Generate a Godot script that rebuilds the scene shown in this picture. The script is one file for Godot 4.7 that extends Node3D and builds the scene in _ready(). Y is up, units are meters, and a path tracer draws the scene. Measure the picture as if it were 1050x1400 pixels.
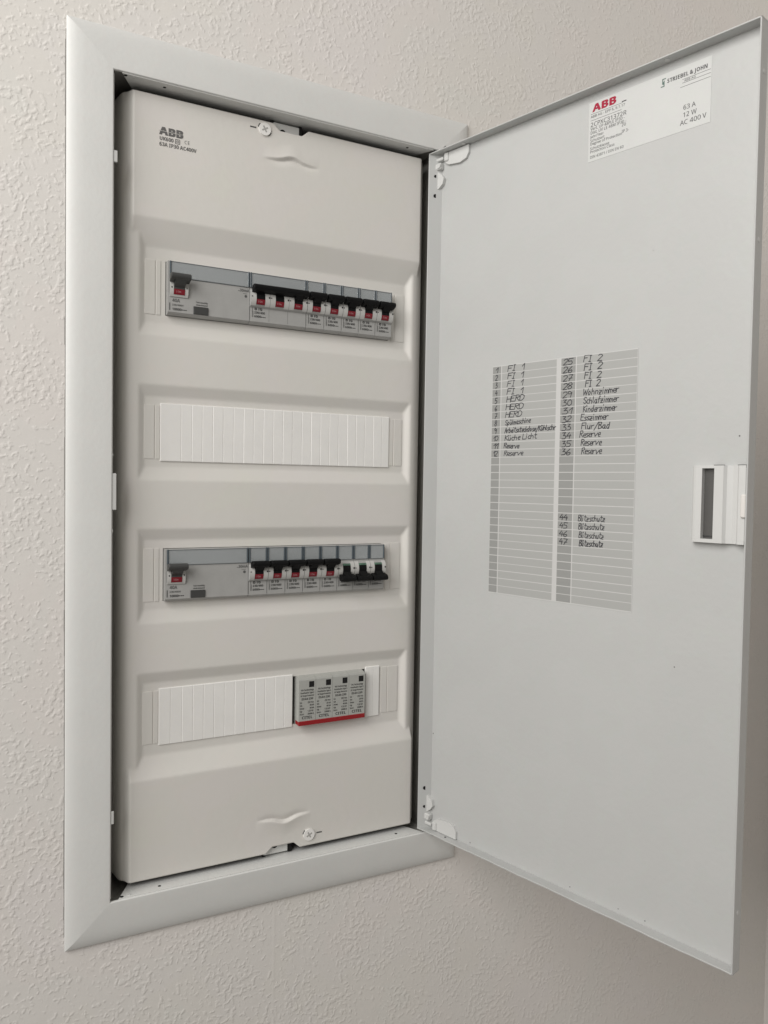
extends Node3D

const S := 0.001            # everything below is laid out in millimetres
const ROWS := [170.4, 51.0, -68.6, -189.1]   # heights of the four device rows
const HALF := 21.9          # half the height of a device front

var taken := {}
var M := {}
var rng := RandomNumberGenerator.new()
var bold: Font
var plain: Font
var handwriting := {
	"F": "0209 0949 0636", "I": "1219 0222 0929", "H": "0209 4249 0646", "E": "49090242 0636", "R": "0209394706 1642",
	"D": "02092947442202", "S": "4839190735432203", "A": "022942 1535", "K": "0209 490642", "L": "090242", "W": "0912374269",
	"B": "020939370635432202", "a": "361604122235363242", "b": "090222342605", "c": "3616041232", "d": "3616041222353932",
	"e": "04343616041232", "f": "39291712 0636", "h": "0902 05263532", "i": "0602 0809", "k": "0902 360432", "l": "090312",
	"m": "0602 05162522 25364542", "n": "0602 05263532", "o": "16041222342616", "p": "0600 0526342203", "r": "0602 052636",
	"s": "361605332202", "t": "19132232 0737", "u": "06031222353632", "y": "06031222353632 0809 2829", "v": "061246",
	"z": "06360232 0434", "/": "0049", "1": "062922", "2": "081939470242", "3": "09391636443202", "4": "290545 3732",
	"5": "49090636443202", "6": "39051232443504", "7": "094912 1545", "8": "26071939470412324426", "9": "47361608194732", "0": "29070422444729"}


func _ready():
	rng.seed = 77
	# ---- camera ----
	var cam := Camera3D.new()
	cam.name = "camera"
	cam.position = Vector3(-252.2, 9.5, 659.0) * S
	cam.rotation = Vector3(-0.0336, -0.4886, 0.0158)
	cam.fov = rad_to_deg(2.0 * atan(700.0 / 1080.4))
	cam.near = 0.02
	cam.far = 20.0
	add_child(cam)
	cam.current = true
	# ---- light of the room: a soft window-like lamp up on the left, and the pale room all around ----
	var we := WorldEnvironment.new()
	we.name = "environment"
	var e := Environment.new()
	e.background_mode = Environment.BG_COLOR
	e.background_color = Color(0.66, 0.64, 0.615)
	e.background_energy_multiplier = 0.47
	e.tonemap_mode = Environment.TONE_MAPPER_LINEAR
	e.tonemap_exposure = 1.14
	e.sdfgi_enabled = true
	e.ssao_enabled = true
	e.ssil_enabled = true
	we.environment = e
	add_child(we)
	var lamp := AreaLight3D.new()
	lamp.name = "room_light"
	lamp.area_size = Vector2(1.2, 1.2)
	lamp.light_energy = 2.35
	lamp.light_color = Color(1.0, 0.99, 0.977)
	lamp.shadow_enabled = true
	lamp.area_range = 12.0
	lamp.area_attenuation = 2.0
	add_child(lamp)
	lamp.look_at_from_position(Vector3(-1.2, 0.72, 0.76), Vector3(0.05, 0, 0.1), Vector3.UP)

	make_materials()
	build_walls()
	build_cabinet()
	build_cover()
	build_strips()
	build_devices()
	build_papers()


# =============================================================== helpers
func numbered(called: String) -> String:
	taken[called] = taken.get(called, 0) + 1
	return called if taken[called] == 1 else "%s_%03d" % [called, taken[called] - 1]


func tag(o: Node, label: String, category := "", group := "", kind := ""):
	if label: o.set_meta("label", label)
	if category: o.set_meta("category", category)
	if group: o.set_meta("group", group)
	if kind: o.set_meta("kind", kind)


func thing(called: String, label: String, category: String, at: Vector3, group := "") -> Node3D:
	var o := Node3D.new()
	o.name = numbered(called)
	add_child(o, true)
	o.position = at * S
	tag(o, label, category, group)
	return o


func start() -> SurfaceTool:
	var st := SurfaceTool.new()
	st.begin(Mesh.PRIMITIVE_TRIANGLES)
	return st


func obj(called: String, st: SurfaceTool, m: Material, parent: Node = self) -> MeshInstance3D:
	var o := MeshInstance3D.new()
	o.name = numbered(called) if parent == self else called
	o.mesh = st.commit()
	o.material_override = null
	o.mesh.surface_set_material(0, m)
	parent.add_child(o, true)
	return o


func mesh_obj(called: String, mesh: Mesh, parent: Node) -> MeshInstance3D:
	var o := MeshInstance3D.new()
	o.name = called
	o.mesh = mesh
	parent.add_child(o, true)
	return o


func tri(st: SurfaceTool, a: Vector3, b: Vector3, c: Vector3, n: Vector3):
	if Plane(a, b, c).normal.dot(n) < 0:
		var t := b
		b = c
		c = t
	for v in [a, b, c]:
		st.set_normal(n)
		st.set_uv(Vector2(v.x, -v.y) * 0.001)
		st.add_vertex(v * S)


func quad(st: SurfaceTool, a: Vector3, b: Vector3, c: Vector3, d: Vector3, n: Vector3):
	tri(st, a, b, c, n)
	tri(st, a, c, d, n)


func face(st: SurfaceTool, a: Vector3, b: Vector3, c: Vector3, d: Vector3, out: Vector3):
	var n := (c - a).cross(d - b).normalized()
	if n.dot(out) < 0: n = -n
	quad(st, a, b, c, d, n)


# a box from lo to hi whose edges are chamfered by r
func box(st: SurfaceTool, lo: Vector3, hi: Vector3, r := 0.25):
	var c := (lo + hi) / 2
	var h := (hi - lo) / 2
	r = minf(r, minf(h.x, minf(h.y, h.z)) * 0.9)
	for ax in 3:
		var u := (ax + 1) % 3
		var w := (ax + 2) % 3
		for s in [-1.0, 1.0]:
			var p := []
			for k in [[-1, -1], [1, -1], [1, 1], [-1, 1]]:
				var v := Vector3.ZERO
				v[ax] = h[ax] * s
				v[u] = (h[u] - r) * k[0]
				v[w] = (h[w] - r) * k[1]
				p.append(c + v)
			var n := Vector3.ZERO
			n[ax] = s
			quad(st, p[0], p[1], p[2], p[3], n)
			for s2 in [-1.0, 1.0]:            # the chamfer between faces ax and u
				var q := []
				for k in [[0, -1], [0, 1], [1, 1], [1, -1]]:
					var v := Vector3.ZERO
					v[ax] = (h[ax] - (r if k[0] else 0.0)) * s
					v[u] = (h[u] - (0.0 if k[0] else r)) * s2
					v[w] = (h[w] - r) * k[1]
					q.append(c + v)
				var m := Vector3.ZERO
				m[ax] = s
				m[u] = s2
				quad(st, q[0], q[1], q[2], q[3], m.normalized())
	for sx in [-1.0, 1.0]:
		for sy in [-1.0, 1.0]:
			for sz in [-1.0, 1.0]:
				var sg := Vector3(sx, sy, sz)
				tri(st, c + sg * (h - Vector3(0, r, r)), c + sg * (h - Vector3(r, 0, r)), c + sg * (h - Vector3(r, r, 0)), sg.normalized())


# a polygon (in the two axes after «axis») drawn out from lo to hi along «axis»; sides flatter than «smooth» degrees to each other are rounded
func prism(st: SurfaceTool, poly: PackedVector2Array, axis: int, lo: float, hi: float, smooth := 0.0):
	var u := (axis + 1) % 3
	var w := (axis + 2) % 3
	var put := func(p: Vector2, a: float) -> Vector3:
		var v := Vector3.ZERO
		v[axis] = a
		v[u] = p.x
		v[w] = p.y
		return v
	if Geometry2D.is_polygon_clockwise(poly):
		poly = poly.duplicate()
		poly.reverse()
	var n := poly.size()
	var nor := []
	for i in n:
		var d: Vector2 = (poly[(i + 1) % n] - poly[i]).normalized()
		nor.append(Vector2(d.y, -d.x))
	var idx := Geometry2D.triangulate_polygon(poly)
	for k in range(0, idx.size(), 3):
		for end in [[lo, -1.0], [hi, 1.0]]:
			var nn := Vector3.ZERO
			nn[axis] = end[1]
			tri(st, put.call(poly[idx[k]], end[0]), put.call(poly[idx[k + 1]], end[0]), put.call(poly[idx[k + 2]], end[0]), nn)
	for i in n:
		var n0: Vector2 = nor[i]
		var n1: Vector2 = nor[i]
		if smooth > 0:
			if absf(nor[i].angle_to(nor[(i + n - 1) % n])) < deg_to_rad(smooth): n0 = (nor[i] + nor[(i + n - 1) % n]).normalized()
			if absf(nor[i].angle_to(nor[(i + 1) % n])) < deg_to_rad(smooth): n1 = (nor[i] + nor[(i + 1) % n]).normalized()
		var a: Vector3 = put.call(poly[i], lo)
		var b: Vector3 = put.call(poly[(i + 1) % n], lo)
		var c: Vector3 = put.call(poly[(i + 1) % n], hi)
		var d: Vector3 = put.call(poly[i], hi)
		var na: Vector3 = put.call(n0, 0.0)
		var nb: Vector3 = put.call(n1, 0.0)
		var order := [[a, na], [b, nb], [c, nb], [a, na], [c, nb], [d, na]]
		if Plane(a, b, c).normal.dot(na + nb) < 0:
			order = [[a, na], [c, nb], [b, nb], [a, na], [d, na], [c, nb]]
		for v in order:
			st.set_normal(v[1])
			st.set_uv(Vector2(v[0].x, -v[0].y) * 0.001)
			st.add_vertex(v[0] * S)


func disc(r: float, at: Vector2, steps := 20) -> PackedVector2Array:
	var p := PackedVector2Array()
	for i in steps: p.append(at + Vector2.from_angle(TAU * i / steps) * r)
	return p


# lettering: adds «text» with capitals of height «cap» whose left (or centre) is at «at»
func letters(st: SurfaceTool, text: String, cap: float, at: Vector3, font: Font, centred := false, stretch := 1.0, slant := 0.0):
	var t := TextMesh.new()
	t.text = text
	t.font = font
	t.font_size = 32
	t.pixel_size = 0.001
	t.depth = 0.0
	t.curve_step = 2.0
	t.horizontal_alignment = HORIZONTAL_ALIGNMENT_CENTER if centred else HORIZONTAL_ALIGNMENT_LEFT
	t.vertical_alignment = VERTICAL_ALIGNMENT_CENTER
	var k := cap / (0.714 * 32.0)
	var arr := t.get_mesh_arrays()
	var vs: PackedVector3Array = arr[Mesh.ARRAY_VERTEX]
	var ix: PackedInt32Array = arr[Mesh.ARRAY_INDEX]
	for i in range(0, ix.size(), 3):
		var p := []
		for j in 3:
			var v: Vector3 = vs[ix[i + j]] * 1000.0 * k
			p.append(at + Vector3(v.x * stretch + v.y * slant, v.y, 0))
		tri(st, p[0], p[1], p[2], Vector3.BACK)


func noise_tex(freq: float, from: Color, to: Color, size := 512, octaves := 4, sd := 1) -> NoiseTexture2D:
	var n := FastNoiseLite.new()
	n.seed = sd
	n.frequency = freq
	n.fractal_octaves = octaves
	var t := NoiseTexture2D.new()
	t.width = size
	t.height = size
	t.seamless = true
	t.noise = n
	var g := Gradient.new()
	g.set_color(0, from)
	g.set_color(1, to)
	t.color_ramp = g
	return t


func mat(lin: Color, rough := 0.5, called := "") -> StandardMaterial3D:
	var m := StandardMaterial3D.new()
	m.albedo_color = lin.linear_to_srgb()
	m.roughness = rough
	m.resource_name = called
	return m


func grey(g: float, warm := 0.0) -> Color:
	return Color(g * (1.0 + warm), g, g * (1.0 - warm))


# a material with a faint uneven tone over it (dust, handling), in the thing's own axes
func worn(lin: Color, rough: float, called: String, spread := 0.05, scale := 5.0, sd := 3, fine := 0.0) -> StandardMaterial3D:
	var m := mat(Color.WHITE, rough, called)
	var lo := (lin * (1.0 - spread)).linear_to_srgb()
	var hi := (lin * (1.0 + spread * 0.6)).linear_to_srgb()
	lo.a = 1
	hi.a = 1
	m.albedo_texture = noise_tex(0.012, lo, hi, 512, 5, sd)
	m.uv1_triplanar = true
	m.uv1_scale = Vector3.ONE * scale
	if fine > 0.0:
		m.normal_enabled = true
		var t := noise_tex(0.09, Color.BLACK, Color.WHITE, 512, 3, sd + 9)
		t.color_ramp = null
		t.as_normal_map = true
		t.bump_strength = 3.0
		m.normal_texture = t
		m.normal_scale = fine
	return m


func make_materials():
	bold = SystemFont.new()
	bold.font_names = PackedStringArray(["Droid Sans"])
	bold.font_weight = 700
	plain = SystemFont.new()
	plain.font_names = PackedStringArray(["Droid Sans"])
	M.frame = worn(Color(0.70, 0.705, 0.69), 0.42, "powder coated frame", 0.02, 4.0, 5, 0.05)
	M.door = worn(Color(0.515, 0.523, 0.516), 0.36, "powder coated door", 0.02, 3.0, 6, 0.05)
	M.cover = worn(Color(0.715, 0.695, 0.665), 0.5, "moulded cover plastic", 0.03, 3.0, 7, 0.03)
	blotch(M.cover, Color(0.715, 0.71, 0.66), Color(0.73, 0.70, 0.68), 7)
	M.strip = worn(Color(0.87, 0.862, 0.84), 0.5, "blanking strip plastic", 0.03, 6.0, 8)
	M.tab = M.cover
	M.white = mat(Color(0.62, 0.625, 0.615), 0.4, "white plastic")
	M.body = worn(Color(0.40, 0.40, 0.39), 0.45, "grey device plastic", 0.05, 12.0, 9)
	M.shoulder = mat(Color(0.56, 0.557, 0.54), 0.4, "pale device plastic")
	M.black = mat(Color(0.006, 0.006, 0.0065), 0.5, "black toggle plastic")
	M.black.metallic_specular = 0.3
	M.dark = mat(Color(0.055, 0.056, 0.055), 0.45, "dark grey plastic")
	M.red = mat(Color(0.21, 0.008, 0.018), 0.4, "red flag")
	M.green = mat(Color(0.10, 0.20, 0.14), 0.4, "green flag")
	M.redstrip = mat(Color(0.30, 0.008, 0.012), 0.4, "red strip")
	M.ink = mat(Color(0.02, 0.02, 0.021), 0.7, "dark grey print")
	M.faint = mat(Color(0.10, 0.10, 0.098), 0.7, "faint grey print")
	M.redink = mat(Color(0.36, 0.004, 0.035), 0.6, "red print")
	M.pale = mat(Color(0.55, 0.33, 0.34), 0.6, "pale print")
	M.greenink = mat(Color(0.10, 0.16, 0.14), 0.6, "dark green print")
	M.hole = mat(Color(0.006, 0.006, 0.006), 0.9, "dark hole")
	M.inside = mat(Color(0.42, 0.415, 0.39), 0.6, "dark inside of the box")
	M.spd = worn(Color(0.43, 0.435, 0.41), 0.45, "grey cartridge plastic", 0.04, 12.0, 11)
	M.labelpaper = mat(Color(0.38, 0.405, 0.41), 0.4, "label paper under the flap")
	M.rib = mat(Color(0.085, 0.105, 0.12), 0.25, "blue grey clear plastic edge")
	M.flap = mat(Color(0.72, 0.80, 0.84), 0.12, "clear plastic flap")
	M.flap.albedo_color = Color(0.80, 0.82, 0.83, 0.22)
	M.flap.transparency = BaseMaterial3D.TRANSPARENCY_ALPHA
	M.paper = worn(Color(0.60, 0.61, 0.60), 0.35, "sticker paper", 0.02, 5.0, 12)
	M.slot = mat(Color(0.10, 0.098, 0.094), 0.3, "smoked grey plastic")
	M.wall = mat(Color(0.78, 0.735, 0.71), 0.85, "painted rough plaster")
	blotch(M.wall, Color(0.75, 0.733, 0.695), Color(0.768, 0.738, 0.712), 17)
	M.wall.heightmap_enabled = true
	M.wall.heightmap_texture = plaster()
	M.wall.heightmap_scale = 0.038
	M.wall.texture_repeat = true
	M.wall.uv1_scale = Vector3(1.0 / 1.15, 1.0 / 1.15, 1)


# relief of a roller-painted wall: many short raised strokes, mostly upright, in loose clusters
func plaster() -> ImageTexture:
	var n := 2048
	var h := PackedFloat32Array()
	h.resize(n * n)
	var px := n / 1150.0
	var clump := FastNoiseLite.new()
	clump.seed = 4
	clump.frequency = 0.006
	var ragged := FastNoiseLite.new()
	ragged.seed = 21
	ragged.frequency = 0.16
	for k in 12000:
		var c := Vector2(rng.randf() * n, rng.randf() * n)
		if clump.get_noise_2d(c.x, c.y) < rng.randf_range(-0.55, 0.45): continue
		var a := PI / 2 + rng.randfn(0.0, 0.7)
		var length := rng.randf_range(0.2, 1.0) * rng.randf_range(0.8, 3.4) * px
		var wide := rng.randf_range(0.5, 1.2) * px
		var high := rng.randf_range(0.25, 1.0)
		var d := Vector2(cos(a), sin(a))
		var reach := int(ceil(length + wide * 1.6))
		for y in range(-reach, reach + 1):
			for x in range(-reach, reach + 1):
				var along := x * d.x + y * d.y
				var across := -x * d.y + y * d.x
				var q := maxf(absf(along) - length, 0.0)
				var r := sqrt(q * q + across * across) / wide
				if r < 2.2:
					r += ragged.get_noise_2d(c.x + x, c.y + y) * 1.1
					var v := high * (1.0 - smoothstep(0.2, 1.7, r))
					var i := ((int(c.y) + y + n) % n) * n + (int(c.x) + x + n) % n
					if h[i] < v: h[i] = v
	# the faint upright seam of the wall covering below the cabinet
	for y in range(650, 960):
		var sx := int(-7.2 * px + n * 10) % n
		for x in range(-3, 4): h[y * n + (sx + x + n) % n] = maxf(h[y * n + (sx + x + n) % n], 0.32 * (1.0 - absf(x) / 3.6))
	# ragged flakes of paint between the strokes
	var flakes := noise_field(31, 0.10, n, true)
	var where := noise_field(32, 0.012, n, false)
	var fine := noise_field(33, 0.03, n, false)
	for i in n * n:
		var f := smoothstep(0.56, 0.84, flakes[i] + (where[i] - 0.5) * 0.45)
		h[i] = maxf(h[i] * 0.8, f * 0.75) + fine[i] * 0.25
	var im := Image.create_from_data(n, n, false, Image.FORMAT_RF, h.to_byte_array())
	return ImageTexture.create_from_image(im)


# two faint tones in broad patches
func blotch(m: StandardMaterial3D, one: Color, two: Color, sd: int):
	m.albedo_color = Color.WHITE
	var a := one.linear_to_srgb()
	var b := two.linear_to_srgb()
	m.albedo_texture = noise_tex(0.009, a, b, 512, 5, sd)
	m.texture_repeat = true
	if m == M.cover:
		m.uv1_triplanar = true
		m.uv1_scale = Vector3.ONE * 2.2


func noise_field(sd: int, freq: float, n: int, warped: bool) -> PackedFloat32Array:
	var f := FastNoiseLite.new()
	f.seed = sd
	f.frequency = freq
	f.fractal_octaves = 2
	f.domain_warp_enabled = warped
	f.domain_warp_amplitude = 9.0
	f.domain_warp_frequency = 0.07
	var im := f.get_image(n, n)
	im.convert(Image.FORMAT_RF)
	return im.get_data().to_float32_array()


# =============================================================== the setting
func build_walls():
	var st := start()
	var ho := Vector2(163, 343)
	var L := -900.0
	var Rr := 676.0
	var B := -1100.0
	var T := 1300.0
	var z := Vector3.BACK
	for r in [[L, B, -ho.x, T], [ho.x, B, Rr, T], [-ho.x, ho.y, ho.x, T], [-ho.x, B, ho.x, -ho.y]]:
		quad(st, Vector3(r[0], r[1], 0), Vector3(r[2], r[1], 0), Vector3(r[2], r[3], 0), Vector3(r[0], r[3], 0), z)
	# the sides of the niche that holds the box
	for s in [-1.0, 1.0]:
		quad(st, Vector3(ho.x * s, -ho.y, 0), Vector3(ho.x * s, ho.y, 0), Vector3(ho.x * s, ho.y, -130), Vector3(ho.x * s, -ho.y, -130), Vector3(-s, 0, 0))
		quad(st, Vector3(-ho.x, ho.y * s, 0), Vector3(ho.x, ho.y * s, 0), Vector3(ho.x, ho.y * s, -130), Vector3(-ho.x, ho.y * s, -130), Vector3(0, -s, 0))
	quad(st, Vector3(-ho.x, -ho.y, -130), Vector3(ho.x, -ho.y, -130), Vector3(ho.x, ho.y, -130), Vector3(-ho.x, ho.y, -130), z)
	tag(obj("wall", st, M.wall), "pale rough painted plaster wall around the recessed cabinet", "", "", "structure")
	st = start()
	# the adjoining wall, met in a corner at the right; its own relief runs on
	for q in [[0.0, B, 900.0, T]]:
		var a := Vector3(Rr, q[1], q[0] - 2.0)
		var c := Vector3(Rr, q[3], q[2])
		var pts := [a, Vector3(Rr, q[1], c.z), c, Vector3(Rr, q[3], a.z)]
		var order := [0, 1, 2, 0, 2, 3]
		if Plane(pts[0], pts[1], pts[2]).normal.dot(Vector3.LEFT) < 0: order = [0, 2, 1, 0, 3, 2]
		for i in order:
			st.set_normal(Vector3.LEFT)
			st.set_uv(Vector2(pts[i].z, -pts[i].y) * 0.001)
			st.add_vertex(pts[i] * S)
	tag(obj("side_wall", st, M.wall), "pale plaster side wall meeting in the corner at right", "", "", "structure")


# =============================================================== cabinet: frame, box, door
func build_cabinet():
	var t := thing("distribution_cabinet", "white flush mounted electrical cabinet with its metal door open to the right", "cabinet", Vector3(0, 0, 0))
	# frame: a mitred ring; each stop is (inset from the outer edge, z)
	var prof := [[2.6, 0.05], [0.0, 1.6], [0.2, 2.2], [1.0, 2.9], [3.6, 4.0], [7.5, 5.1], [13.0, 5.8], [21.0, 6.4], [28.0, 6.8], [33.2, 7.0], [33.75, 6.8], [34.0, 6.2], [34.0, 4.6]]
	var O := Vector2(183.0, 363.2)
	var nn := []
	for i in prof.size():
		var a: Array = prof[maxi(i - 1, 0)]
		var b: Array = prof[mini(i + 1, prof.size() - 1)]
		var d := Vector2(b[0] - a[0], b[1] - a[1]).normalized()
		nn.append(Vector2(-d.y, d.x))
	nn[12] = Vector2(1, 0)
	for side in 4:
		var st := start()
		for i in prof.size() - 1:
			var v := []
			for k in [[i, -1], [i, 1], [i + 1, 1], [i + 1, -1]]:
				var q: Array = prof[k[0]]
				if side == 3 and q[0] > 28.0: q = [28.0 + (q[0] - 28.0) * 0.03, q[1]]      # the hinge side is cut back for the door
				var hx: float = O.x - q[0]
				var hy: float = O.y - q[0]
				var n2: Vector2 = nn[k[0]]
				match side:
					0: v.append([Vector3(hx * k[1], hy, q[1]), Vector3(0, -n2.x, n2.y)])
					1: v.append([Vector3(hx * k[1], -hy, q[1]), Vector3(0, n2.x, n2.y)])
					2: v.append([Vector3(-hx, hy * k[1], q[1]), Vector3(n2.x, 0, n2.y)])
					3: v.append([Vector3(hx, (O.y - (prof[k[0]] as Array)[0]) * k[1], q[1]), Vector3(-n2.x, 0, n2.y)])
			var o := [0, 1, 2, 0, 2, 3]
			if Plane(v[0][0], v[1][0], v[2][0]).normal.dot(v[0][1] + v[2][1]) < 0: o = [0, 2, 1, 0, 3, 2]
			for j in o:
				st.set_normal(v[j][1])
				st.add_vertex(v[j][0] * S)
		obj(["frame_top", "frame_bottom", "frame_side", "frame_side"][side], st, M.frame, t)
	# folded flanges inside the opening, cut off slantwise at their ends, with punched holes
	for s in [1.0, -1.0]:
		var st := start()
		var y0: float = 329.4 * s
		prism(st, PackedVector2Array([Vector2(5.6, -142.5), Vector2(-17, -131), Vector2(-34, -131), Vector2(-34, 131), Vector2(-17, 131), Vector2(5.6, 142.5)]), 1, minf(y0, y0 - 1.0 * s), maxf(y0, y0 - 1.0 * s))
		var fl := obj("flange", st, M.frame, t)
		for p in [[-139.6, 3.0, 1.5], [-108.5, -1.0, 1.3], [117.7, -1.6, 1.3]]:
			st = start()
			prism(st, disc(p[2], Vector2(p[1], p[0])), 1, minf(y0 - 0.7 * s, y0 - 1.08 * s), maxf(y0 - 0.7 * s, y0 - 1.08 * s))
			obj("hole", st, M.hole, fl)
		st = start()      # a small stamped dimple beside the end hole
		prism(st, disc(1.3, Vector2(2.4, -133.5)), 1, minf(y0 - 0.8 * s, y0 - 1.35 * s), maxf(y0 - 0.8 * s, y0 - 1.35 * s))
		obj("rivet", st, M.white, fl)
	for s in [-1.0]:
		var st := start()
		box(st, Vector3(minf(149.2 * s, 148.4 * s), -327, -34), Vector3(maxf(149.2 * s, 148.4 * s), 327, 5.4), 0.2)
		obj("flange", st, M.frame, t)
	# small clips that stick out of the left edge of the opening
	for c in [[267.7, 258.6, 3.2], [15.7, -13.3, 3.4], [-255.6, -266.0, 2.6], [31.5, 29.0, 0.9], [-28.5, -31.5, 0.9]]:
		var st := start()
		box(st, Vector3(-150.0, c[1], 4.4), Vector3(-149.0 + c[2], c[0], 6.2), 0.4)
		obj("clip", st, M.white, t)
	# cracked joint at the frame's left edge, its shadow painted as a dark strip
	var shadow_strip := start()
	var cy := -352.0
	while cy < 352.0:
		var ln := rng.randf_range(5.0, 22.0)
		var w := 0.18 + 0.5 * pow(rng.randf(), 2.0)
		box(shadow_strip, Vector3(-183.1 - w, cy - 0.4, -0.5), Vector3(-182.9, minf(cy + ln + 0.4, 354.0), 0.1 + w * 0.12), 0.04)
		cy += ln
	obj("joint_shadow", shadow_strip, mat(Color(0.30, 0.29, 0.275), 0.9, "painted joint shadow"), t)
	# the box in the wall
	var st := start()
	var x := 155.0
	var y := 335.0
	for s in [-1.0, 1.0]:
		box(st, Vector3(minf(x * s, (x + 1.5) * s), -y, -95), Vector3(maxf(x * s, (x + 1.5) * s), y, -1.5), 0.2)
		box(st, Vector3(-x, minf(y * s, (y + 1.5) * s), -95), Vector3(x, maxf(y * s, (y + 1.5) * s), -1.5), 0.2)
	box(st, Vector3(-x, -y, -97), Vector3(x, y, -95.2), 0.2)
	obj("recess_box", st, M.inside, t)
	# bracket behind the two notches of the cover
	for s in [1.0, -1.0]:
		st = start()
		var b := [326.5 * s, 312.0 * s]
		box(st, Vector3(-12 if s > 0 else -14, minf(b[0], b[1]), -14), Vector3(12 if s > 0 else 9, maxf(b[0], b[1]), -10.5), 0.3)
		var br := obj("bracket", st, M.frame, t)
		for hx in ([-12.5, 13.5] if s > 0 else [-13.5, 11.5]):
			st = start()
			box(st, Vector3(hx - 1.6, minf(328 * s, 316 * s), -20), Vector3(hx + 1.6, maxf(328 * s, 316 * s), -10.8), 0.3)
			obj("gap", st, M.hole, br)
		st = start()
		prism(st, disc(2.6, Vector2(-3.5, 319.0 * s)), 2, -11.5, -10.35)
		obj("hole", st, M.hole, br)
	build_door(t)


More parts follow.
